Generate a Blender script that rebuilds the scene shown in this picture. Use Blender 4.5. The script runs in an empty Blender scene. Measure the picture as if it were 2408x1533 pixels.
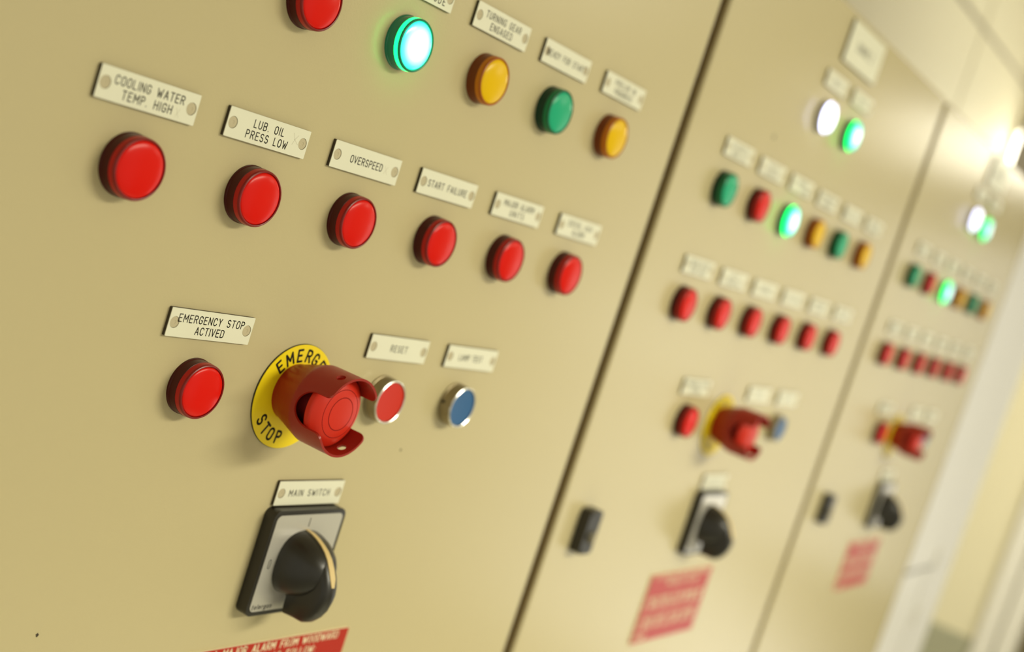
import bpy, bmesh, math, random
from mathutils import Matrix, Vector
S = bpy.context.scene
COL = S.collection
MM = 0.001
PI = math.pi

# ------------------------------------------------------------------ camera
FPX = 3078.1646
RC = [[0.5207951386, -0.7952260850, 0.3104640031],      # image right
      [0.0893330508, -0.3109132824, -0.9462306996],     # image down
      [0.8489947171, 0.5205270450, -0.0908821738]]      # viewing direction
cam_d = bpy.data.cameras.new('camera')
cam = bpy.data.objects.new('camera', cam_d)
COL.objects.link(cam)
cam.matrix_world = Matrix(((RC[0][0], -RC[1][0], -RC[2][0], -0.3921155),
                           (RC[0][1], -RC[1][1], -RC[2][1], -0.4543019),
                           (RC[0][2], -RC[1][2], -RC[2][2], 0.0376337),
                           (0, 0, 0, 1)))
cam_d.sensor_fit = 'HORIZONTAL'
cam_d.sensor_width = 36.0
cam_d.lens = FPX / 2408 * 36.0
cam_d.clip_start = 0.01
cam_d.dof.use_dof = True
cam_d.dof.focus_distance = 0.652
cam_d.dof.aperture_fstop = 4.5
S.camera = cam

# ------------------------------------------------------------------ light
S.view_settings.view_transform = 'Standard'
S.view_settings.look = 'None'
S.view_settings.exposure = 0.0
S.view_settings.gamma = 1.0
S.view_settings.use_curve_mapping = False
wd = bpy.data.worlds.new('room_light')
S.world = wd
wd.use_nodes = True
bgn = wd.node_tree.nodes['Background']
# the rest of the room: light walls and floor all around
bgn.inputs[0].default_value = (1.0, 0.95, 0.75, 1)
bgn.inputs[1].default_value = 0.74


def area(name, loc, target, sx, sy, watts, color, spread=180):
    l = bpy.data.lights.new(name, 'AREA')
    l.shape = 'RECTANGLE'
    l.size, l.size_y, l.energy, l.color = sx, sy, watts, color
    l.spread = math.radians(spread)
    o = bpy.data.objects.new(name, l)
    COL.objects.link(o)
    o.location = loc
    o.rotation_euler = (Vector(target) - Vector(loc)).to_track_quat('-Z', 'Y').to_euler()
    return o


WARM = (1.0, 0.95, 0.75)
FILL_WHITE = (1.0, 1.0, 0.94)  # near-white tint of the added end wall fills
# fluorescent ceiling fittings, a fitting high on the end wall, and added fill lights
area('ceiling_tube_light', (1.0, -1.9, 0.84), (0.62, -0.75, -0.75), 1.3, 0.25, 21, WARM, 92)
area('ceiling_tube_light', (2.2, -1.3, 0.84), (2.0, -0.9, -0.6), 1.2, 0.25, 2.5, WARM)
area('floor_bounce_fill', (1.35, -1.55, 0.86), (1.35, -1.55, -1), 1.2, 0.8, 15, WARM, 80)  # added lamp, no such fitting: lights the floor to bounce onto the doors
area('end_wall_lamp', (2.90, -1.75, 0.74), (0.5, 0.0, 0.2), 0.6, 0.16, 2.2, WARM)
area('end_wall_sheen_fill', (2.93, -0.95, -0.60), (0.6, -0.4, -0.4), 0.9, 1.0, 3.9, FILL_WHITE)  # this group: added fills for the sheen on the doors, no window modelled
area('end_wall_sheen_fill', (2.93, -0.45, -1.02), (1.2, 0.0, -0.4), 0.6, 0.8, 1.8, FILL_WHITE)
area('end_wall_sheen_fill', (2.93, -0.45, -0.15), (1.2, 0.0, -0.2), 0.5, 0.9, 1.5, FILL_WHITE)
area('end_wall_sheen_fill', (2.93, -0.95, 0.05), (0.6, 0.0, 0.0), 1.0, 0.6, 1.8, FILL_WHITE)
area('wall_top_fill', (1.7, 0.12, 0.88), (1.7, 0.40, 0.50), 1.8, 0.06, 0.7, WARM, 130)  # added fill that lifts the back wall above the cabinets
area('end_wall_wash_fill', (2.25, -0.75, 0.84), (3.0, 0.05, -0.45), 0.5, 0.2, 4.5, WARM, 75)  # added fill aimed at the end wall to brighten it


# ------------------------------------------------------------------ materials
def mat(name, color, rough=0.5, metal=0.0, spec=0.5, coat=0.0, emit=None, estr=0.0, sss=0.0, trans=0.0):
    m = bpy.data.materials.new(name)
    m.use_nodes = True
    b = m.node_tree.nodes['Principled BSDF']
    b.inputs['Base Color'].default_value = (*color, 1)
    b.inputs['Roughness'].default_value = rough
    b.inputs['Metallic'].default_value = metal
    b.inputs['Specular IOR Level'].default_value = spec
    b.inputs['Coat Weight'].default_value = coat
    b.inputs['Coat Roughness'].default_value = 0.15
    b.inputs['Transmission Weight'].default_value = trans
    if sss:
        b.inputs['Subsurface Weight'].default_value = sss
        b.inputs['Subsurface Radius'].default_value = (0.004, 0.001, 0.001)
        b.inputs['Subsurface Scale'].default_value = 1.0
    if emit:
        b.inputs['Emission Color'].default_value = (*emit, 1)
        b.inputs['Emission Strength'].default_value = estr
    return m


def bump(m, scale, dist, strength=1.0, detail=2.0):
    nt = m.node_tree
    b = nt.nodes['Principled BSDF']
    tc = nt.nodes.new('ShaderNodeTexCoord')
    n = nt.nodes.new('ShaderNodeTexNoise')
    n.inputs['Scale'].default_value = scale
    n.inputs['Detail'].default_value = detail
    bp = nt.nodes.new('ShaderNodeBump')
    bp.inputs['Distance'].default_value = dist
    bp.inputs['Strength'].default_value = strength
    nt.links.new(tc.outputs['Object'], n.inputs['Vector'])
    nt.links.new(n.outputs['Fac'], bp.inputs['Height'])
    nt.links.new(bp.outputs['Normal'], b.inputs['Normal'])
    return m


def mottle(m, c1, c2, scale):
    nt = m.node_tree
    b = nt.nodes['Principled BSDF']
    tc = nt.nodes.new('ShaderNodeTexCoord')
    n = nt.nodes.new('ShaderNodeTexNoise')
    n.inputs['Scale'].default_value = scale
    n.inputs['Detail'].default_value = 3
    r = nt.nodes.new('ShaderNodeValToRGB')
    r.color_ramp.elements[0].position = 0.3
    r.color_ramp.elements[1].position = 0.7
    r.color_ramp.elements[0].color = (*c1, 1)
    r.color_ramp.elements[1].color = (*c2, 1)
    nt.links.new(tc.outputs['Object'], n.inputs['Vector'])
    nt.links.new(n.outputs['Fac'], r.inputs['Fac'])
    nt.links.new(r.outputs['Color'], b.inputs['Base Color'])
    return m


def lit(name, stops, body, gain):
    """Lamp lens with an LED behind it: hot in the middle, coloured at the rim."""
    m = mat(name, body, 0.25, coat=0.4)
    nt = m.node_tree
    b = nt.nodes['Principled BSDF']
    tc = nt.nodes.new('ShaderNodeTexCoord')
    sx = nt.nodes.new('ShaderNodeSeparateXYZ')
    cx = nt.nodes.new('ShaderNodeCombineXYZ')
    ln = nt.nodes.new('ShaderNodeVectorMath')
    ln.operation = 'LENGTH'
    mu = nt.nodes.new('ShaderNodeMath')
    mu.operation = 'MULTIPLY'
    mu.inputs[1].default_value = 1 / 0.0146
    r = nt.nodes.new('ShaderNodeValToRGB')
    r.color_ramp.elements[0].position = stops[0][0]
    r.color_ramp.elements[0].color = (*stops[0][1], 1)
    r.color_ramp.elements[1].position = stops[-1][0]
    r.color_ramp.elements[1].color = (*stops[-1][1], 1)
    for p, c in stops[1:-1]:
        e = r.color_ramp.elements.new(p)
        e.color = (*c, 1)
    L = nt.links.new
    L(tc.outputs['Object'], sx.inputs[0])
    L(sx.outputs['X'], cx.inputs['X'])
    L(sx.outputs['Z'], cx.inputs['Z'])
    L(cx.outputs[0], ln.inputs[0])
    L(ln.outputs['Value'], mu.inputs[0])
    L(mu.outputs[0], r.inputs['Fac'])
    L(r.outputs['Color'], b.inputs['Emission Color'])
    b.inputs['Emission Strength'].default_value = gain
    return m


M = {}
M['paint'] = bump(mat('cabinet_paint', (0.54, 0.465, 0.268), 0.25, spec=0.42), 700, 0.00010, 0.7)
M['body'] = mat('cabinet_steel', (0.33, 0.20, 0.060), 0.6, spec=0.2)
M['wall'] = mat('wall_panel', (0.78, 0.74, 0.58), 0.6)
M['wallgap'] = mat('wall_joint', (0.30, 0.27, 0.21), 0.7)
M['endwall'] = mat('end_wall_paint', (0.74, 0.69, 0.52), 0.6)
M['dado'] = mat('dado_paint', (0.36, 0.36, 0.27), 0.5)
M['ceiling'] = mat('ceiling_paint', (0.72, 0.68, 0.55), 0.8)
M['floor'] = mottle(mat('floor_vinyl', (0.5, 0.5, 0.42), 0.3), (0.46, 0.46, 0.38), (0.54, 0.53, 0.45), 6)
M['white'] = mat('white_enamel', (0.76, 0.74, 0.70), 0.35)
M['dark'] = mat('dark_door_paint', (0.13, 0.11, 0.06), 0.5)
M['plate'] = mat('nameplate_white', (0.77, 0.76, 0.60), 0.4)
M['core'] = mat('nameplate_black_core', (0.035, 0.022, 0.010), 0.5)
M['ink'] = mat('engraved_black', (0.022, 0.016, 0.010), 0.6, spec=0.15)
M['pencil'] = mat('pencil_grey', (0.56, 0.53, 0.40), 0.6)
M['rivet'] = mat('rivet_nylon', (0.52, 0.455, 0.30), 0.4, spec=0.3)
M['rivetpin'] = mat('rivet_pin', (0.46, 0.44, 0.36), 0.3, metal=0.3)
for nm, lens, ring, bez in (('red', (0.70, 0.010, 0.005), (0.42, 0.010, 0.007), (0.060, 0.006, 0.004)),
                            ('amber', (0.80, 0.50, 0.004), (0.52, 0.16, 0.006), (0.16, 0.035, 0.005)),
                            ('green', (0.02, 0.42, 0.22), (0.012, 0.19, 0.07), (0.008, 0.04, 0.02))):
    M[nm + '_lens'] = mat(nm + '_lens', lens, 0.22, spec=0.15)
    M[nm + '_ring'] = mat(nm + '_ring', ring, 0.3, spec=0.2)
    M[nm + '_bezel'] = mat(nm + '_bezel', bez, 0.3, spec=0.2)
for nm, lp in (('red', (0.20, 0.008, 0.006)), ('amber', (0.36, 0.09, 0.006)), ('green', (0.008, 0.10, 0.04)), ('litgreen', (0.006, 0.22, 0.10)), ('litwhite', (0.5, 0.5, 0.6))):
    M[nm + '_lip'] = mat(nm + '_lip', lp, 0.3, spec=0.3)
M['litgreen_lens'] = lit('litgreen_lens', [(0.0, (1.0, 1.0, 1.0)), (0.36, (0.80, 1.0, 0.98)), (0.58, (0.36, 0.92, 0.82)), (0.74, (0.08, 0.82, 0.58)), (0.88, (0.0, 0.62, 0.34))], (0.02, 0.22, 0.13), 2.3)
M['litgreen_ring'] = mat('litgreen_ring', (0.01, 0.30, 0.15), 0.2, emit=(0.0, 1.0, 0.13), estr=4.5)
M['litgreen_bezel'] = mat('litgreen_bezel', (0.006, 0.09, 0.035), 0.22, emit=(0.0, 0.5, 0.22), estr=0.07)
M['litwhite_lens'] = lit('litwhite_lens', [(0.0, (1.0, 1.0, 1.0)), (0.6, (0.95, 0.97, 1.0)), (0.92, (0.62, 0.66, 1.0))], (0.8, 0.8, 0.9), 3.0)
M['litwhite_ring'] = mat('litwhite_ring', (0.6, 0.6, 0.75), 0.2, coat=0.5, emit=(0.66, 0.70, 1.0), estr=5.0)
M['litwhite_bezel'] = mat('litwhite_bezel', (0.35, 0.34, 0.36), 0.25, coat=0.4)
M['yellow'] = mat('yellow_disc', (0.92, 0.71, 0.010), 0.4, spec=0.3)
M['discedge'] = mat('disc_black', (0.03, 0.022, 0.012), 0.5)
M['shroud'] = bump(mat('shroud_red_paint', (0.30, 0.014, 0.006), 0.36, spec=0.35), 300, 0.0002, 0.3)
M['mush'] = mat('mushroom_red', (0.60, 0.026, 0.010), 0.38, spec=0.25)
M['stem'] = mat('stem_red', (0.22, 0.008, 0.006), 0.5)
M['groove'] = mat('groove_red', (0.22, 0.006, 0.004), 0.6, spec=0.1)
M['chrome'] = mat('satin_chrome', (0.68, 0.67, 0.64), 0.24, metal=1.0)
M['chromeside'] = mat('satin_side', (0.30, 0.25, 0.15), 0.4, metal=0.8)
M['btnred'] = mat('button_red', (0.58, 0.026, 0.012), 0.4, spec=0.25)
M['btnblue'] = mat('button_blue', (0.030, 0.115, 0.28), 0.4, spec=0.25)
M['black'] = mat('black_plastic', (0.017, 0.014, 0.009), 0.38)
M['knob'] = mat('black_knob', (0.014, 0.012, 0.008), 0.36)
M['silver'] = mat('silver_insert', (0.72, 0.69, 0.62), 0.30, metal=0.55)
M['pointer'] = mat('pointer_cream', (0.66, 0.50, 0.22), 0.5)
M['signred'] = mat('sign_red', (0.43, 0.022, 0.010), 0.34, spec=0.35)
M['signwhite'] = mat('sign_white', (0.80, 0.72, 0.48), 0.45)
M['lamp'] = mat('tube_diffuser', (0.9, 0.9, 0.85), 0.4, emit=(1.0, 0.95, 0.78), estr=6.5)


# ------------------------------------------------------------------ mesh helpers
class MB:
    def __init__(self):
        self.v, self.f = [], []

    def add(self, verts, faces):
        n = len(self.v)
        self.v += [tuple(x) for x in verts]
        self.f += [tuple(i + n for i in f) for f in faces]
        return self

    def box(self, x0, x1, y0, y1, z0, z1):
        v = [(x, y, z) for x in (x0, x1) for y in (y0, y1) for z in (z0, z1)]
        return self.add(v, [(0, 1, 3, 2), (4, 6, 7, 5), (0, 4, 5, 1), (2, 3, 7, 6), (0, 2, 6, 4), (1, 5, 7, 3)])

    def lathe(self, prof, seg=72):
        """Profile of (radius, height towards the viewer), turned about the -y axis."""
        v, f = [], []
        for r, h in prof:
            for k in range(seg):
                a = 2 * PI * k / seg
                v.append((r * math.cos(a), -h, r * math.sin(a)))
        for i in range(len(prof) - 1):
            for k in range(seg):
                k2 = (k + 1) % seg
                f.append((i * seg + k, i * seg + k2, (i + 1) * seg + k2, (i + 1) * seg + k))
        if prof[0][0] > 1e-6:
            f.append(tuple(range(seg - 1, -1, -1)))
        return self.add(v, f)

    def mesh(self, name, m, sharp=35, scale=MM, bevel=0.0, bseg=3):
        me = bpy.data.meshes.new(name)
        me.from_pydata([(x * scale, y * scale, z * scale) for x, y, z in self.v], [], self.f)
        return finish(me, m, sharp, bevel, bseg)


def finish(me, m, sharp=35, bevel=0.0, bseg=3):
    bm = bmesh.new()
    bm.from_mesh(me)
    bmesh.ops.remove_doubles(bm, verts=bm.verts, dist=1e-7)
    bmesh.ops.dissolve_degenerate(bm, edges=bm.edges, dist=1e-7)
    bmesh.ops.recalc_face_normals(bm, faces=bm.faces)
    flat = set()
    if bevel:
        es = [e for e in bm.edges if e.is_manifold and e.calc_face_angle(0) > math.radians(40)]
        bmesh.ops.bevel(bm, geom=es, offset=bevel * MM, segments=bseg, profile=0.5, affect='EDGES', clamp_overlap=True)
        lim = 40 * (bevel * MM) ** 2
        bm.faces.index_update()
        flat = {f.index for f in bm.faces if f.calc_area() > lim}
    bm.to_mesh(me)
    bm.free()
    me.set_sharp_from_angle(angle=math.radians(sharp))
    for p in me.polygons:
        p.use_smooth = p.index not in flat
    me.materials.clear()
    me.materials.append(m)
    me.update()
    return me


def link(name, me, parent=None, label=None):
    o = bpy.data.objects.new(name, me)
    COL.objects.link(o)
    if parent is not None:
        o.parent = parent
    if label:
        o['label'] = label
    return o


def thing(name, loc, label, cat, group=None):
    o = bpy.data.objects.new(name, None)
    o.empty_display_size = 0.01
    COL.objects.link(o)
    o.location = (loc[0] * MM, loc[1] * MM, loc[2] * MM)
    o['label'], o['category'] = label, cat
    if group:
        o['group'] = group
    return o


def structure(name, me, label=None):
    o = link(name, me)
    o['kind'] = 'structure'
    if label:
        o['label'] = label
    return o


def outline_mesh(name, loops, t, m, y0=0.0, sharp=35, bevel=0.0):
    """Filled 2-D outline (first loop outer, others holes), t thick, lying on the panel."""
    cu = bpy.data.curves.new('outline', 'CURVE')
    cu.dimensions = '2D'
    cu.fill_mode = 'BOTH'
    cu.extrude = t / 2 * MM
    for lp in loops:
        sp = cu.splines.new('POLY')
        sp.points.add(len(lp) - 1)
        for p, (x, y) in zip(sp.points, lp):
            p.co = (x * MM, y * MM, 0, 1)
        sp.use_cyclic_u = True
    ob = bpy.data.objects.new('outline', cu)
    COL.objects.link(ob)
    bpy.context.view_layer.update()
    me = bpy.data.meshes.new_from_object(ob.evaluated_get(bpy.context.evaluated_depsgraph_get()))
    bpy.data.objects.remove(ob)
    bpy.data.curves.remove(cu)
    me.name = name
    for v in me.vertices:
        x, y, z = v.co
        v.co = (x, -(z + t / 2 * MM) - y0 * MM, y)
    return finish(me, m, sharp, bevel)


def circle(cx, cy, r, n=32):
    return [(cx + r * math.cos(2 * PI * k / n), cy + r * math.sin(2 * PI * k / n)) for k in range(n)]


def rrect(w, h, r, n=6, cx=0, cy=0):
    out = []
    for sx, sy, a0 in ((1, 1, 0), (-1, 1, 90), (-1, -1, 180), (1, -1, 270)):
        for k in range(n + 1):
            a = math.radians(a0 + 90 * k / n)
            out.append((cx + sx * (w / 2 - r) + r * math.cos(a), cy + sy * (h / 2 - r) + r * math.sin(a)))
    return out


# ------------------------------------------------------------------ engraved single-stroke letters
def arc(cx, cy, rx, ry, a0, a1, n=10):
    return [(cx + rx * math.cos(math.radians(a0 + (a1 - a0) * k / n)), cy + ry * math.sin(math.radians(a0 + (a1 - a0) * k / n))) for k in range(n + 1)]


OV = arc(.27, .72, .27, .28, 0, 180) + arc(.27, .28, .27, .28, 180, 360) + [(.54, .72)]
GL = {
    'A': (.58, [[(0, 0), (.29, 1), (.58, 0)], [(.10, .33), (.48, .33)]]),
    'B': (.54, [[(0, 0), (0, 1), (.30, 1)] + arc(.30, .76, .22, .24, 90, -90) + [(0, .52)], [(.28, .52)] + arc(.28, .26, .26, .26, 90, -90) + [(0, 0)]]),
    'C': (.54, [arc(.27, .72, .27, .28, 10, 180) + arc(.27, .28, .27, .28, 180, 350)]),
    'D': (.54, [[(0, 0), (0, 1), (.24, 1)] + arc(.24, .70, .30, .30, 90, 0) + arc(.24, .30, .30, .30, 0, -90) + [(0, 0)]]),
    'E': (.50, [[(.5, 1), (0, 1), (0, 0), (.5, 0)], [(0, .52), (.42, .52)]]),
    'F': (.50, [[(.5, 1), (0, 1), (0, 0)], [(0, .52), (.42, .52)]]),
    'G': (.54, [arc(.27, .72, .27, .28, 10, 180) + arc(.27, .28, .27, .28, 180, 360) + [(.54, .45), (.30, .45)]]),
    'H': (.54, [[(0, 0), (0, 1)], [(.54, 0), (.54, 1)], [(0, .52), (.54, .52)]]),
    'I': (.02, [[(.01, 0), (.01, 1)]]),
    'J': (.44, [[(.44, 1), (.44, .24)] + arc(.22, .24, .22, .24, 0, -180)]),
    'K': (.54, [[(0, 0), (0, 1)], [(.54, 1), (0, .38)], [(.18, .58), (.54, 0)]]),
    'L': (.46, [[(0, 1), (0, 0), (.46, 0)]]),
    'M': (.68, [[(0, 0), (0, 1), (.34, .35), (.68, 1), (.68, 0)]]),
    'N': (.56, [[(0, 0), (0, 1), (.56, 0), (.56, 1)]]),
    'O': (.54, [OV]),
    'P': (.52, [[(0, 0), (0, 1), (.27, 1)] + arc(.27, .75, .25, .25, 90, -90) + [(0, .50)]]),
    'Q': (.54, [OV, [(.34, .22), (.58, -.06)]]),
    'R': (.54, [[(0, 0), (0, 1), (.28, 1)] + arc(.28, .75, .25, .25, 90, -90) + [(0, .50)], [(.26, .50), (.54, 0)]]),
    'S': (.52, [arc(.26, .75, .25, .25, 25, 270) + arc(.26, .26, .26, .26, 80, -160)]),
    'T': (.54, [[(0, 1), (.54, 1)], [(.27, 1), (.27, 0)]]),
    'U': (.54, [[(0, 1), (0, .27)] + arc(.27, .27, .27, .27, 180, 360) + [(.54, 1)]]),
    'V': (.56, [[(0, 1), (.28, 0), (.56, 1)]]),
    'W': (.78, [[(0, 1), (.19, 0), (.39, .72), (.59, 0), (.78, 1)]]),
    'X': (.54, [[(0, 0), (.54, 1)], [(0, 1), (.54, 0)]]),
    'Y': (.54, [[(0, 1), (.27, .5), (.54, 1)], [(.27, .5), (.27, 0)]]),
    '.': (.04, [[(.02, 0), (.02, .03)]]),
    ':': (.04, [[(.02, .12), (.02, .15)], [(.02, .6), (.02, .63)]]),
    '0': (.36, [arc(.18, .82, .18, .18, 0, 180) + arc(.18, .18, .18, .18, 180, 360) + [(.36, .82)]]),
    '1': (.2, [[(0, .8), (.2, 1), (.2, 0)]]),
    '2': (.5, [arc(.25, .74, .25, .26, 170, -30) + [(0, 0), (.5, 0)]]),
    '3': (.5, [arc(.24, .76, .24, .24, 160, -90) + arc(.24, .26, .26, .26, 90, -160)]),
    '4': (.5, [[(.36, 0), (.36, 1), (0, .3), (.5, .3)]]),
    '5': (.5, [[(.46, 1), (.05, 1), (.02, .56)] + arc(.24, .32, .26, .32, 120, -150)]),
    ' ': (.42, []),
    # lower case of the switch maker's mark
    't': (.30, [[(.12, 1), (.12, .12)] + arc(.24, .12, .12, .12, 180, 280), [(0, .68), (.28, .68)]]),
    'e': (.46, [[(0, .35), (.46, .35)] + arc(.23, .35, .23, .34, 0, 310)]),
    'l': (.02, [[(.01, 0), (.01, 1)]]),
    'r': (.28, [[(0, 0), (0, .68)], arc(.2, .44, .2, .24, 180, 60)]),
    'g': (.46, [arc(.23, .35, .23, .33, 0, 360), [(.46, .68), (.46, -.1)] + arc(.23, -.1, .23, .2, 0, -150)]),
    'o': (.46, [arc(.23, .35, .23, .33, 0, 360, 16)]),
    'n': (.42, [[(0, 0), (0, .68)], arc(.21, .44, .21, .24, 180, 0) + [(.42, 0)]]),
}


def ribbon(mb, pts, w, y):
    r = w / 2
    for (ax, ay), (bx, by) in zip(pts, pts[1:]):
        dx, dy = bx - ax, by - ay
        L = math.hypot(dx, dy)
        if L < 1e-9:
            continue
        nx, ny = -dy / L * r, dx / L * r
        mb.add([(ax + nx, y, ay + ny), (ax - nx, y, ay - ny), (bx - nx, y, by - ny), (bx + nx, y, by + ny)], [(0, 1, 2, 3)])
    for ax, ay in pts:
        mb.add([(ax + r * math.cos(2 * PI * k / 10), y, ay + r * math.sin(2 * PI * k / 10)) for k in range(10)], [tuple(range(9, -1, -1))])


def text_line(mb, s, x0, x1, base, H, w, y, slant=0.0):
    """One line of stroke letters whose strokes run exactly from x0 to x1."""
    ws = [GL[c][0] * H for c in s]
    gap = (x1 - x0 - sum(ws)) / max(1, len(s) - 1)
    k = 1.0
    if gap < 0.14 * H and len(s) > 1:
        k = (x1 - x0) / (sum(ws) + 0.2 * H * (len(s) - 1))
        gap = 0.2 * H * k
    x = x0
    for c, cw in zip(s, ws):
        for st in GL[c][1]:
            ribbon(mb, [(x + px * H * k + slant * py * H, base + py * H) for px, py in st], w, y)
        x += cw * k + gap


def lettering(name, lines, m, y):
    """lines of (text, x0, x1, baseline, cap height, stroke)"""
    mb = MB()
    for s, x0, x1, base, H, w in lines:
        text_line(mb, s, x0, x1, base, H, w, y)
    me = bpy.data.meshes.new(name)
    me.from_pydata([(a * MM, b * MM, c * MM) for a, b, c in mb.v], [], mb.f)
    me.materials.append(m)
    me.update()
    return me


# ------------------------------------------------------------------ the setting
def bx(name, m, *b, bevel=0.0, sharp=35):
    return MB().box(*b).mesh(name, m, sharp=sharp, bevel=bevel)


structure('floor', bx('floor', M['floor'], -2500, 3100, -4000, 400, -1760, -1700))
structure('ceiling', bx('ceiling', M['ceiling'], -2500, 3100, -4000, 500, 900, 950))
wm = MB()
xs = [-2500, -1500, -500, 500, 1480, 2465, 3060]
for xa, xb in zip(xs, xs[1:]):
    for za, zb in ((-1700, -500), (-500, 702), (702, 900)):
        wm.box(xa + 6, xb - 6, 400, 420, za + 6, zb - 6)
wb = structure('wall_back', wm.mesh('wall_back', M['wall'], bevel=2))
structure('trim_1', bx('trim', M['wallgap'], -2500, 3060, 406, 440, -1700, 900), 'joint filler behind the wall panels')
structure('wall_end', bx('wall_end', M['endwall'], 3000, 3060, -4000, 400, -632, 900))
structure('trim_2', bx('trim', M['dado'], 2996, 3060, -4000, 400, -1700, -632), 'grey green dado along the foot of the end wall')
structure('trim_3', bx('trim', M['white'], 2986, 3000, 30, 76, -1700, 640, bevel=3), 'white architrave on the end wall')
structure('trim_4', bx('trim', M['white'], 2980, 3000, -24, 24, -1700, 640, bevel=3), 'white door frame beside the architrave on the end wall')
structure('door_1', bx('door', M['dark'], 2975, 3000, -900, -24, -1700, 640), 'dark door leaf in the end wall')

# white steel post closing the row of cabinets
post = thing('end_column', (1690, 0, -1700), 'white steel column closing the far end of the row of cabinets', 'column')
pm = MB()
pm.box(0, 320, 0, 60, 1378, 2600)
pm.box(0, 146, 0, 60, 0, 1378)
pm.box(158, 320, 0, 60, 0, 1378)
pm.box(146, 158, 14, 60, 0, 1378)
link('upright', pm.mesh('upright', M['white'], bevel=2), post)
for z in (1290, 1392):
    link('strike_plate', MB().box(172, 222, -5, 1, z - 17, z + 17).mesh('strike_plate', M['white'], bevel=2), post)

# light fitting on the end wall
wl = thing('wall_light', (3000, -200, 520), 'glaring fluorescent light fitting on the end wall beyond the cabinets', 'light')
link('housing', bx('housing', M['white'], -45, 0, -420, 585, -65, 72, bevel=4), wl)
link('diffuser', bx('diffuser', M['lamp'], -75, -45, -410, 574, -55, 62, bevel=8), wl)

# ------------------------------------------------------------------ cabinets
CHIPS = [[(269.0, -130.6, 1.0), (28.5, -226, 1.1), (-38, -136, .5)], [(659.3, 158.3, 2.2)], []]
CABN = ['nearest', 'middle', 'farthest']
SEAMS = [(-108, -101), (488, 503), (1081, 1097), (1686, 1690)]


def rbox(mb, *b):
    return mb.box(*b)


for i in range(3):
    xa, xb = SEAMS[i][1], SEAMS[i + 1][0]
    x0 = (SEAMS[i][0] + SEAMS[i][1]) / 2
    x1 = (SEAMS[i + 1][0] + SEAMS[i + 1][1]) / 2
    mid = (x0 + x1) / 2
    c = thing('control_cabinet', (mid, 0, -1700),
              ['beige steel control cabinet nearest the camera, carrying the readable nameplates',
               'beige steel control cabinet in the middle of the row',
               'beige steel control cabinet at the far end beside the white column'][i], 'cabinet', 'control cabinets in the row')
    b = MB()
    b.box(x0 - mid, x1 - mid, 17, 395, 40, 1992)
    b.box(xa - mid + 14, xb - mid - 14, 5.8, 18, 75, 1980)
    b.box(x0 - mid + 5, x1 - mid - 5, 50, 390, 0, 42)
    link('body', b.mesh('body', M['body'], bevel=1.5), c)
    d = MB().box(xa - mid, xb - mid, 0, 6, 60, 1995)
    door = link('door', d.mesh('door', M['paint'], bevel=1.8), c, 'smooth beige painted door')
    for cx_, cz_, cr_ in CHIPS[i]:
        cm_ = outline_mesh('paint_chip', [[(cx_ - mid + cr_ * q_ * math.cos(a_), cz_ + 1700 + cr_ * q_ * math.sin(a_)) for a_, q_ in zip([2 * PI * k / 9 for k in range(9)], (1, .7, 1.1, .8, 1, .6, .9, 1.1, .8))]], 0.03, M['core'])
        link('paint_chip', cm_, door, 'tiny dark chip in the paint')
    if i:
        lx = [0, 547, 1155][i] - mid
        lz = -195 + 1700
        lm = outline_mesh('latch', [rrect(21, 37, 4, cx=lx, cy=lz)], 10, M['black'], bevel=1.8)
        lt = link('latch', lm, door, 'black quarter turn door latch')
        km = MB().lathe([(0, 12.2), (4.0, 12.2), (5.0, 11.5), (5.2, 9.5)][::-1], 32)
        km.v = [(x + lx + 2, y, z + lz - 4) for x, y, z in km.v]
        link('keyway', km.mesh('keyway', M['dark']), lt)

# ------------------------------------------------------------------ indicator lamps
bez = MB().lathe([(14.7, 0), (14.7, 1.2), (14.4, 1.5), (14.4, 5.9), (14.0, 6.1)])
rng = MB().lathe([(14.0, 5.9), (14.3, 6.1), (14.3, 6.4), (14.2, 8.7)])
lip = MB().lathe([(14.2, 8.65), (14.15, 9.1), (13.85, 9.6), (13.4, 9.8), (13.05, 9.7), (12.9, 9.1), (12.9, 8.8)])
lns = MB().lathe([(12.9, 9.0)] + [(12.8 * math.cos(math.radians(a)), 9.1 + 1.9 * math.sin(math.radians(a))) for a in range(0, 90, 9)] + [(0.0, 11.0)])
LM = {}
for c in ('red', 'amber', 'green', 'litgreen', 'litwhite'):
    LM[c] = (bez.mesh(c + '_bezel', M[c + '_bezel']), rng.mesh(c + '_ring', M[c + '_ring']), lip.mesh(c + '_lip', M[c + '_lip']), lns.mesh(c + '_lens', M[c + '_lens']))
COLW = {'red': 'unlit red', 'amber': 'unlit amber', 'green': 'unlit green', 'litgreen': 'glowing green', 'litwhite': 'glowing white'}


def lamp(u, v, c, where, group):
    t = thing('indicator_lamp', (u, 0, v), COLW[c] + ' indicator lamp ' + where, 'lamp', group)
    for n, me in zip(('bezel', 'lens_ring', 'lens_lip', 'lens'), LM[c]):
        link(n, me, t)
    return t


# ------------------------------------------------------------------ nameplates
PW, PH, PT = 57.0, 14.4, 2.0
HX = 24.7
holes = [circle(-HX, 0, 2.95), circle(HX, 0, 2.95)]
NP_BACK = outline_mesh('backing', [rrect(PW, PH, .4, 2)] + holes, 1.75, M['core'])
NP_FACE = outline_mesh('face', [rrect(PW - .1, PH - .1, .4, 2)] + holes, 0.25, M['plate'], y0=1.75)
rv = MB().lathe([(2.93, 0), (2.93, 1.55), (2.7, 1.8), (1.0, 1.85), (0.8, 1.7), (0, 1.7)], 28)
RIV = rv.mesh('rivet', M['rivet'])
HCAP, SW = 3.7, 0.52


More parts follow.
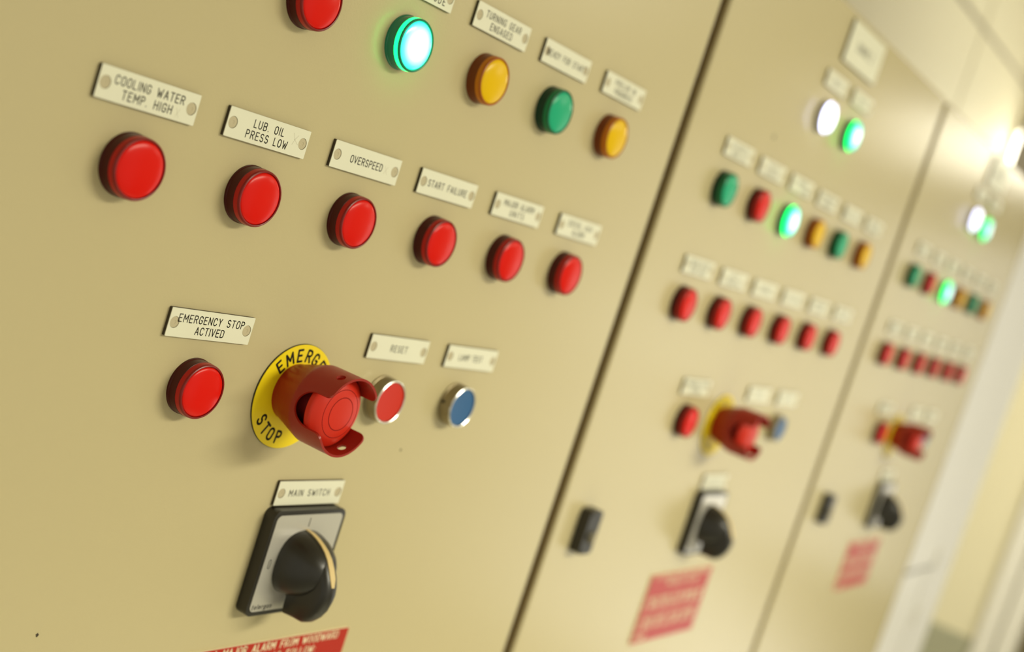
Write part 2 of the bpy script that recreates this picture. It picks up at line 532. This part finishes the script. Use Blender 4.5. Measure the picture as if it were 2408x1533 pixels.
def nameplate(u, v, lines, label, group, rot=0.0, pencil=()):
    t = thing('nameplate', (u, 0, v), label, 'nameplate', group)
    t.rotation_euler = (0, math.radians(rot), 0)
    link('backing', NP_BACK, t, 'black edge of the plate')
    link('face', NP_FACE, t)
    if lines:
        link('lettering', lettering('lettering', [(s, a, b, base, HCAP, SW) for s, a, b, base in lines], M['ink'], -2.04), t)
    if pencil:
        pb = MB()
        for st in pencil:
            ribbon(pb, st, 0.2, -2.03)
        pme = bpy.data.meshes.new('pencil_mark')
        pme.from_pydata([(a * MM, b * MM, c * MM) for a, b, c in pb.v], [], pb.f)
        pme.materials.append(M['pencil'])
        link('pencil_mark', pme, t, 'faint pencil cross')
    for s in (-1, 1):
        r = link('rivet', RIV, t)
        r.location = (s * HX * MM, 0, 0)
    return t


def two(a, wa, b, wb_, oa=0.0, ob=0.0):
    return [(a, oa - wa / 2, oa + wa / 2, 2.5 - HCAP / 2), (b, ob - wb_ / 2, ob + wb_ / 2, -3.1 - HCAP / 2)]


def one(a, wa, o=0.0):
    return [(a, o - wa / 2, o + wa / 2, -HCAP / 2)]


TX2 = [two('COOLING WATER', 39.4, 'TEMP. HIGH', 28.2, -.2, -.3), two('LUB. OIL', 21, 'PRESS LOW', 28.8, -.5, -.2),
       one('OVERSPEED', 27, -.2), one('START FAILURE', 39.1, -.3), two('MAJOR ALARM', 35.4, 'UNITS', 16.2),
       two('DIESEL AUX', 33, 'ALARM', 16)]
TX1 = [two('AUTOMATIC', 34, 'MODE ON', 26), two('ENGINE', 24, 'RUNNING', 28), two('CONTROL', 24, 'IN MODE', 24.0, 0, 9.2), two('TURNING GEAR', 37.2, 'ENGAGED', 22.9),
       one('READY FOR START', 47, -.5), two('PRELUB IN', 29, 'PROGRESS', 25)]
ORD = ['first', 'second', 'third', 'fourth', 'fifth', 'sixth']

PENCIL = {0: [[(16.2, -1.4), (18.6, -5.8)], [(18.4, -1.6), (16.4, -5.6)]], 1: [[(16.6, 3.9), (18.4, 1.0), (21.4, -1.2)], [(20.4, 3.4), (18.6, 1.0), (17.4, -1.8)]],
          2: [[(15.4, 1.6), (18.6, -2.8)], [(18.2, 1.4), (15.6, -2.6)]]}
ROW1C = ['green', 'red', 'litgreen', 'amber', 'green', 'amber']
G1 = 'indicator lamps on the nearest cabinet'
P1 = 'nameplates on the nearest cabinet'
names2 = ['COOLING WATER TEMP. HIGH', 'LUB. OIL PRESS LOW', 'OVERSPEED', 'START FAILURE']
# nearest cabinet, row of six red lamps
for k, (u, v) in enumerate([(-.1, 0), (75.9, .4), (152.6, .5), (230.4, .7), (308.0, 1.1), (386.0, 1.2)]):
    w = ('under the %s nameplate on the nearest cabinet' % names2[k]) if k < 4 else \
        ['fifth from the left in the all-red row, nearest cabinet', 'sixth and last in the all-red row, nearest cabinet'][k - 4]
    lamp(u, v, 'red', w, G1)
for k, (u, v) in enumerate([(0, 31.7), (76.2, 31.7), (153.1, 32.2), (230.1, 32.4), (309.2, 32.7), (390.6, 32.7)]):
    lb = ('white engraved nameplate reading %s on the nearest cabinet' % names2[k]) if k < 4 else \
        ['blurred two-line nameplate above the fifth all-red-row lamp, nearest cabinet', 'blurred two-line nameplate above the sixth all-red-row lamp, nearest cabinet'][k - 4]
    nameplate(u, v, TX2[k], lb, P1, pencil=PENCIL.get(k, ()))
# nearest cabinet, upper row of mixed lamps (its first lamp lies outside the photograph)
lamp(77, 99, 'red', 'cut by the top edge of the photo, nearest cabinet', G1)
lamp(154.0, 99, 'litgreen', 'shining beside the red one at the top, nearest cabinet', G1)
lamp(231.3, 99.2, 'amber', 'under the TURNING GEAR ENGAGED nameplate on the nearest cabinet', G1)
lamp(309.0, 99.2, 'green', 'between the two amber lamps on the nearest cabinet', G1)
lamp(387.0, 99.3, 'amber', 'at the right end of the upper row, nearest cabinet', G1)
nameplate(154.2, 130.8, TX1[2], 'white nameplate cut by the top photo edge, above the glowing green lamp', P1)
nameplate(233.0, 130.9, TX1[3], 'white engraved nameplate reading TURNING GEAR ENGAGED on the nearest cabinet', P1)
nameplate(309.5, 131.0, TX1[4], 'white nameplate above the unlit green lamp on the nearest cabinet', P1)
nameplate(389.7, 131.6, TX1[5], 'white nameplate above the last amber lamp on the nearest cabinet', P1)
# nearest cabinet, emergency row
lamp(76.9, -98.6, 'red', 'left of the emergency stop on the nearest cabinet', G1)
nameplate(77.5, -67.0, two('EMERGENCY STOP', 44.4, 'ACTIVED', 19.3, -.4, -.2), 'white engraved nameplate reading EMERGENCY STOP ACTIVED on the nearest cabinet', P1)
nameplate(232.5, -66.7, one('RESET', 15.9, -.1), 'white engraved nameplate reading RESET on the nearest cabinet', P1)
nameplate(311.3, -66.9, one('LAMP TEST', 26.5, -1.3), 'white nameplate reading LAMP TEST above the blue button, nearest cabinet', P1)
nameplate(192.7, -156.6, one('MAIN SWITCH', 35, -.6), 'white engraved nameplate reading MAIN SWITCH on the nearest cabinet', P1)

# middle and farthest cabinets
ROW = {1: {'r1': [(588.7, 99.6), (665, 99.2), (741, 98.2), (815.3, 97.4), (888.5, 97.1), (969.0, 97.4)],
           'r2': [(585, 1.2), (659.4, .9), (734.5, .4), (810.6, -.2), (889, -.4), (967, -.8)],
           'l1': [(599.3, 132.6), (676.2, 131.9), (753.0, 131.8), (829.9, 130.9), (910.4, 130.5), (986, 130.5)],
           'l2': [(596.3, 33), (674.3, 32.2), (750.5, 31.7), (827.2, 31.6), (906.2, 31.5), (984.5, 31.6)],
           't': [(745.4, 197), (821.9, 196.5)], 'tl': [(752.5, 229.6), (829, 230.6)], 'big': (792, 269.5, 96),
           'e': (668.3, -98), 'es': (750.5, -101.2), 'rs': (819, -98), 'lt': (895.8, -98.6),
           'el': [(672.5, -67.6), (825.3, -67.4), (906.9, -68), (788.8, -157.5)], 'sw': (787.5, -197.5), 'sg': 790.5},
       2: {'r1': [(1172, 100.8), (1248.5, 100.4), (1333.5, 99.2), (1412, 99.6), (1489.3, 99.8), (1568.5, 99.2)],
           'r2': [(1172.4, 2.6), (1250.8, 1.9), (1328.7, 1.2), (1406, .9), (1485, .5), (1562.7, 0)],
           'l1': [(1194, 134.5), (1272, 134), (1347, 134), (1426, 134.4), (1507, 134.6), (1587, 134.4)],
           'l2': [(1191, 35.2), (1269, 34.8), (1345, 34.5), (1425, 34), (1504, 34), (1588, 33.8)],
           't': [(1348.3, 200.2), (1417.3, 197.6)], 'tl': [(1358, 234.4), (1439, 234.6)], 'big': (1403, 268.5, 92),
           'e': (1268, -96), 'es': (1348, -100), 'rs': (1412, -97), 'lt': (1488, -97.5),
           'el': [(1268, -65.4), (1421, -65.8), (1504, -67), (1386, -156)], 'sw': (1390, -197), 'sg': 1395.5}}
PLACE = ['first from the left', 'second from the left', 'third from the left', 'fourth from the left', 'fifth from the left', 'last on the right']
POS = {'lamps': {}, 'es': [(0, 153.6, -100.4)], 'sw': [(0, 192.5, -196.2)], 'rs': [(0, 230.6, -97.6)], 'lt': [(0, 307.6, -98)], 'sg': [(0, 202.5)]}
for ci in (1, 2):
    D = ROW[ci]
    cn = CABN[ci] + ' cabinet'
    gl, gp = 'indicator lamps on the ' + cn, 'nameplates on the ' + cn
    for k in range(6):
        lamp(*D['r1'][k], ROW1C[k], PLACE[k] + ' in the multicoloured row, ' + cn, gl)
        lamp(*D['r2'][k], 'red', PLACE[k] + ' in the all-red row, ' + cn, gl)
        nameplate(*D['l1'][k], TX1[k], 'blurred white nameplate, ' + PLACE[k] + ' above the multicoloured row, ' + cn, gp)
        nameplate(*D['l2'][k], TX2[k], 'blurred white nameplate, ' + PLACE[k] + ' above the all-red row, ' + cn, gp)
    lamp(*D['t'][0], 'litwhite', 'near the top of the ' + cn, gl)
    lamp(*D['t'][1], 'litgreen', 'beside the white one near the top, ' + cn, gl)
    nameplate(*D['tl'][0], one('MAINS ON', 24), 'blurred white nameplate above the glowing white lamp, ' + cn, gp)
    nameplate(*D['tl'][1], one('SUPPLY ON', 26), 'blurred white nameplate above the topmost glowing green lamp, ' + cn, gp)
    lamp(*D['e'], 'red', 'left of the emergency stop on the ' + cn, gl)
    for (u, v), tx, nm in zip(D['el'], (two('EMERGENCY STOP', 44.4, 'ACTIVED', 19.3), one('RESET', 16), one('LAMP TEST', 26.5), one('MAIN SWITCH', 35)),
                              ('above the red lamp beside the emergency stop', 'above and right of the emergency stop', 'above the blue button', 'above the rotary switch')):
        nameplate(u, v, tx, 'blurred white nameplate ' + nm + ', ' + cn, gp)
    for key in ('es', 'sw', 'rs', 'lt'):
        POS[key].append((ci, *D[key]))
    POS['sg'].append((ci, D['sg']))
    bu, bv, bw = D['big']
    t = thing('title_plate', (bu, 0, bv), 'large blurred white title plate at the top of the ' + cn, 'nameplate', 'title plates of the cabinets')
    link('backing', outline_mesh('backing', [rrect(bw, 38, .6, 2)], 2.2, M['core']), t)
    link('face', outline_mesh('face', [rrect(bw - .2, 37.8, .6, 2)], .25, M['plate'], y0=2.2), t)
    link('lettering', lettering('lettering', [('ENGINE %d' % (ci + 1), -22, 22, -3.5, 7, 1.0)], M['ink'], -2.5), t)

# ------------------------------------------------------------------ emergency stops
DISC_B = outline_mesh('rim', [circle(0, 0, 30, 96)], 0.8, M['discedge'])
DISC = outline_mesh('legend_disc', [circle(0, 0, 29.8, 96)], 0.3, M['yellow'], y0=0.8)


def disc_letters(word):
    mb = MB()

    def put(ch, ang, up):
        cw = GL[ch][0]
        H = 6.5
        for st in GL[ch][1]:
            pts = []
            for px, py in st:
                lx, ly = (px - cw / 2) * H, (py - .5) * H
                if up:      # letter tops point outward
                    t, r = math.radians(ang), 23.6 + ly
                    ox, oy = lx * math.sin(t), -lx * math.cos(t)
                else:       # letter tops point to the centre
                    t, r = math.radians(ang), 23.4 - ly
                    ox, oy = -lx * math.sin(t), lx * math.cos(t)
                pts.append((r * math.cos(t) + ox, r * math.sin(t) + oy))
            ribbon(mb, pts, 1.3, -1.14)
    for ch, a in word:
        put(ch, a, a > -50)
    me = bpy.data.meshes.new('lettering')
    me.from_pydata([(a * MM, b * MM, c * MM) for a, b, c in mb.v], [], mb.f)
    me.materials.append(M['ink'])
    return me


RS, HS = 22.07, 42.8


def shroud_mesh():
    W = 10.2
    half = PI * RS

    def slot(sc):
        pts = []
        for k in range(7):                      # left upper corner, rounded outward
            a = math.radians(90 - 90 * k / 6)
            pts.append((sc - W - 4 + 4 * math.cos(a), HS - 4 + 4 * math.sin(a)))
        for k in range(25):
            a = math.radians(180 + 180 * k / 24)
            pts.append((sc + W * math.cos(a), 22.7 + W + W * math.sin(a)))
        for k in range(7):
            a = math.radians(180 - 90 * k / 6)
            pts.append((sc + W + 4 + 4 * math.cos(a), HS - 4 + 4 * math.sin(a)))
        return pts
    # unrolled outline: arc length s from -half..half, slots at the left (0 deg -> s=half*?) and right
    outer = [(0, 0), (2 * half, 0), (2 * half, HS)]
    # the unrolled strip starts at 90 degrees (top); slots lie at +91 and +270 degrees from there
    top = []
    for sc in ((180 - 90) / 360 * 2 * half, (360 - 90) / 360 * 2 * half):
        top += slot(sc)
    outer = [(0, 0), (0, HS)] + top + [(2 * half, HS), (2 * half, 0)]
    hl = []
    for adeg in (114.5, 297):
        hl.append([(((adeg - 90) / 360) * 2 * half + 2.7 * math.cos(2 * PI * k / 24), 36.6 + 2.4 * math.sin(2 * PI * k / 24)) for k in range(24)])
    cu = bpy.data.curves.new('o', 'CURVE')
    cu.dimensions = '2D'
    cu.fill_mode = 'BOTH'
    for lp in [outer] + hl:
        sp = cu.splines.new('POLY')
        sp.points.add(len(lp) - 1)
        for p, (x, y) in zip(sp.points, lp):
            p.co = (x, y, 0, 1)
        sp.use_cyclic_u = True
    ob = bpy.data.objects.new('o', cu)
    COL.objects.link(ob)
    bpy.context.view_layer.update()
    me = bpy.data.meshes.new_from_object(ob.evaluated_get(bpy.context.evaluated_depsgraph_get()))
    bpy.data.objects.remove(ob)
    bm = bmesh.new()
    bm.from_mesh(me)
    bmesh.ops.remove_doubles(bm, verts=bm.verts, dist=1e-4)
    n = 120
    for k in range(1, n):
        bmesh.ops.bisect_plane(bm, geom=bm.verts[:] + bm.edges[:] + bm.faces[:], plane_co=(2 * half * k / n, 0, 0), plane_no=(1, 0, 0), dist=1e-5)
    for z in (0.9, 4, 8, 12, 16, 18.5, 20, 21.5):
        bmesh.ops.bisect_plane(bm, geom=bm.verts[:] + bm.edges[:] + bm.faces[:], plane_co=(0, z, 0), plane_no=(0, 1, 0), dist=1e-5)
    for v in bm.verts:
        a = PI / 2 + v.co.x / RS
        z = v.co.y
        r = 15.9 + 5.9 * min(1.0, max(0.0, (z - 0.9) / 18.5))
        if z > 18.6:
            r = min(RS, 21.8 + (z - 18.5) * 0.12)
        v.co = (r * math.cos(a) * MM, -(z * 0.975 + 1.1) * MM, r * math.sin(a) * MM)
    bmesh.ops.remove_doubles(bm, verts=bm.verts, dist=1e-6)
    bmesh.ops.recalc_face_normals(bm, faces=bm.faces)
    # make the sheet 1.3 mm thick, inwards
    bm.normal_update()
    outward = sum((f.normal.x * f.calc_center_median().x + f.normal.z * f.calc_center_median().z) for f in bm.faces)
    if outward < 0:
        bmesh.ops.reverse_faces(bm, faces=bm.faces)
    bmesh.ops.solidify(bm, geom=bm.faces[:], thickness=1.3 * MM)
    bm.to_mesh(me)
    bm.free()
    me.name = 'shroud'
    return finish(me, M['shroud'], sharp=50)


SHR = shroud_mesh()
MUSH = MB().lathe([(13.6, 27.2), (18.4, 28.2), (19.8, 29.0), (20.15, 30.0), (20.15, 31.6), (19.8, 32.5), (19.0, 33.2),
                   (17.0, 34.6), (15.2, 35.6), (13.6, 36.2), (9.3, 36.7), (5, 37.1), (0, 37.2)], 96).mesh('mushroom_head', M['mush'], 40)
GRV = MB()
for r, h in ((13.5, 36.2), (9.25, 36.7)):
    GRV.lathe([(r - .14, h + .04), (r, h + .09), (r + .14, h + .04), (r, h - .1), (r - .14, h + .04)], 72)
GRVM = GRV.mesh('groove_ring', M['groove'])
STEM = MB().lathe([(14.0, 1.1), (14.0, 27.3)], 48).mesh('stem', M['stem'])
DL = [disc_letters(list(zip('EMERGENCY', (137, 119, 100.5, 83, 67.5, 50, 32, 14, -4)))), disc_letters(list(zip('STOP', (-144, -127, -112, -95))))]
for ci, u, v in POS['es']:
    t = thing('emergency_stop', (u, 0, v), 'red shrouded emergency stop on a yellow disc, ' + CABN[ci] + ' cabinet', 'emergency stop', 'emergency stop buttons')
    dsk = link('legend_disc', DISC, t, 'flat yellow disc')
    link('disc_rim', DISC_B, dsk)
    for dl in DL:
        link('lettering', dl, dsk)
    off = (-1.3 * MM, 0, 2.9 * MM)
    s = link('shroud', SHR, t, 'dark red tube with two side slots')
    h = link('mushroom_head', MUSH, t)
    g = link('groove_ring', GRVM, h)
    st = link('stem', STEM, t)
    for o in (s, h, st):
        o.location = off

# ------------------------------------------------------------------ push buttons
COLLAR = MB().lathe([(14.0, 0), (14.0, 1.4), (13.6, 1.6), (13.6, 8.2), (13.2, 8.9)]).mesh('collar', M['chromeside'])
RIM = MB().lathe([(13.3, 8.2), (13.62, 8.6), (13.45, 9.3), (12.9, 9.6), (12.4, 9.3), (12.2, 8.0), (12.2, 7.4)]).mesh('rim', M['chrome'])
CAP = MB().lathe([(12.1, 7.2), (12.1, 8.4), (11.8, 8.7), (7, 8.5), (0, 8.4)])
NOTCH = MB().box(-1.0, 1.0, -3.6, -1.8, -.9, .9)
for key, cm, cw in (('rs', 'btnred', 'red reset push button with a chrome ring right of the emergency stop, '), ('lt', 'btnblue', 'blue lamp test push button with a chrome ring, ')):
    cap = CAP.mesh('cap', M[cm])
    for ci, u, v in POS[key]:
        t = thing('push_button', (u, 0, v), cw + CABN[ci] + ' cabinet', 'push button', 'chrome ringed push buttons')
        cl = link('collar', COLLAR, t)
        link('rim', RIM, t, 'shiny chrome rim')
        link('cap', cap, t)
        nb = link('notch', NOTCH.mesh('notch', M['black']), cl)
        nb.location = (-13.2 * MM, 0, 1.5 * MM)

# ------------------------------------------------------------------ rotary main switches
SWB = outline_mesh('base_plate', [rrect(62, 63, 5)], 8.0, M['black'], bevel=1.6)
SWI = outline_mesh('insert', [rrect(57, 57.6, 3.5)], .3, M['silver'], y0=7.95)
_m = MB()
ribbon(_m, [(-.2, 26.6), (-.2, 21.6)], .55, -8.32)
for st in GL['0'][1]:
    ribbon(_m, [(-24.6 + px * 4.6, -2.7 + py * 5.2) for px, py in st], .4, -8.32)
text_line(_m, 'telergon', -27.0, -11.2, -27.4, 2.7, .45, -8.32, slant=.15)
SWM = bpy.data.meshes.new('markings')
SWM.from_pydata([(a * MM, b * MM, c * MM) for a, b, c in _m.v], [], _m.f)
SWM.materials.append(M['ink'])


def knob_mesh():
    """Pistol-grip handle: a round hub whose front is drawn out into a fin with a hanging tail."""
    ridge = [(8.3, 19.5), (13, 18.9), (17.5, 17.6), (22, 15.6), (26, 13.2), (29.5, 10), (33, 5.5), (35.8, 1), (37.8, -4),
             (38.6, -8.5), (38.2, -13), (36.8, -18.5), (34.0, -23.5), (30.5, -27.2), (26.5, -29.2), (24.0, -29.4)]
    tail = [(13.2, -29.2), (12.6, -25), (12.4, -19.5), (11.2, -18.0), (8.3, -17.6)]
    prof = ridge + tail
    v, f = [], []
    secs = [(-6.2, .86), (-5.2, .94), (-3.2, .985), (0, 1.0), (3.2, .985), (5.2, .94), (6.2, .86)]
    c = (14, -5)
    n = len(prof)
    for x, k in secs:
        for i, (h, z) in enumerate(prof):
            kk = k if i < len(ridge) else 1 - (1 - k) * .25
            v.append((x, -(c[0] + (h - c[0]) * kk), c[1] + (z - c[1]) * kk))
    for a in range(len(secs) - 1):
        for i in range(n):
            j = (i + 1) % n
            f.append((a * n + i, a * n + j, (a + 1) * n + j, (a + 1) * n + i))
    f.append(tuple(range(n)))
    f.append(tuple(range(len(secs) * n - 1, (len(secs) - 1) * n - 1, -1)))
    me = MB().add(v, f)
    return me.mesh('grip', M['knob'], 40)


def pointer_mesh():
    pts = [(8.4, 19.7), (13, 19.15), (17.5, 17.85), (22, 15.9), (26, 13.45), (29.7, 10.25), (33.2, 5.7), (36.0, 1.2), (37.9, -3.4)]
    w = [1.3, 1.4, 1.5, 1.6, 1.8, 2.0, 2.2, 2.2, 1.2]
    v, f = [], []
    for (h, z), k in zip(pts, w):
        v += [(-k, -h, z), (k, -h, z), (k, -(h - 1.2), z - .8), (-k, -(h - 1.2), z - .8)]
    for i in range(len(pts) - 1):
        for a in range(4):
            b = (a + 1) % 4
            f.append((4 * i + a, 4 * i + b, 4 * i + 4 + b, 4 * i + 4 + a))
    f += [(3, 2, 1, 0), (len(v) - 4, len(v) - 3, len(v) - 2, len(v) - 1)]
    return MB().add(v, f).mesh('pointer', M['pointer'], 50)


HUB = MB().lathe([(19.2, 8.2), (18.9, 11), (18.5, 13), (17.2, 17.5), (15.2, 22), (12.8, 26), (9.6, 29.5), (5.2, 32.5), (0, 33.6)], 72)
HUB.v = [(x * (1 + .07 * (2 * x * z / (x * x + z * z + 1e-9)) ** 2), y, z * (1 + .07 * (2 * x * z / (x * x + z * z + 1e-9)) ** 2)) for x, y, z in HUB.v]
HUB = HUB.mesh('hub', M['knob'])
GRIP, PTR = knob_mesh(), pointer_mesh()
for ci, u, v in POS['sw']:
    t = thing('rotary_switch', (u, 0, v), 'black rotary main switch with pistol grip knob, ' + CABN[ci] + ' cabinet', 'switch', 'rotary main switches')
    link('base_plate', SWB, t)
    ins = link('insert', SWI, t, 'silver grey face plate')
    link('markings', SWM, ins)
    hb = link('hub', HUB, t)
    gp_ = link('grip', GRIP, hb)
    link('pointer', PTR, hb, 'cream pointer stripe')

# ------------------------------------------------------------------ red instruction signs
SGW, SGH = 142.0, 69.5
SGP = outline_mesh('sign_plate', [rrect(SGW, SGH, .5, 2)], 1.2, M['signwhite'])
SGF = outline_mesh('face', [rrect(SGW - .6, SGH - .6, .5, 2)], .2, M['signred'], y0=1.2)
ox = 131.5 + SGW / 2          # left edge of the sign on the nearest cabinet -> local
TOPZ = -249.2
lnz = [('IF A MAJOR ALARM FROM WOODWARD', 145.5, 263.7, -255.2), ('PROCEED AS FOLLOW:', 172, 244.6, -262.4),
       ('1. PRESS RESET OF THE ENGINE UNIT', 136, 266, -277.5), ('2. SWITCH THE SUPPLY OFF AND ON', 136, 264, -284.5),
       ('3. PRESS RESET ON THE CABINET', 136, 262, -297.5), ('4. CHECK THAT ALL LAMPS ARE OFF', 136, 262, -304.5), ('5. START', 136, 160, -315)]
SGT = lettering('lettering', [(s, a - ox, b - ox, z - (TOPZ - SGH / 2), 4.6, .85 if z > -270 else 1.15) for s, a, b, z in lnz], M['signwhite'], -1.44)
for ci, u in POS['sg']:
    t = thing('instruction_sign', (u, 0, TOPZ - SGH / 2), 'red instruction sign with white lettering below the switch, ' + CABN[ci] + ' cabinet', 'sign', 'red instruction signs')
    link('sign_plate', SGP, t, 'white edge of the sign')
    link('face', SGF, t)
    link('lettering', SGT, t)
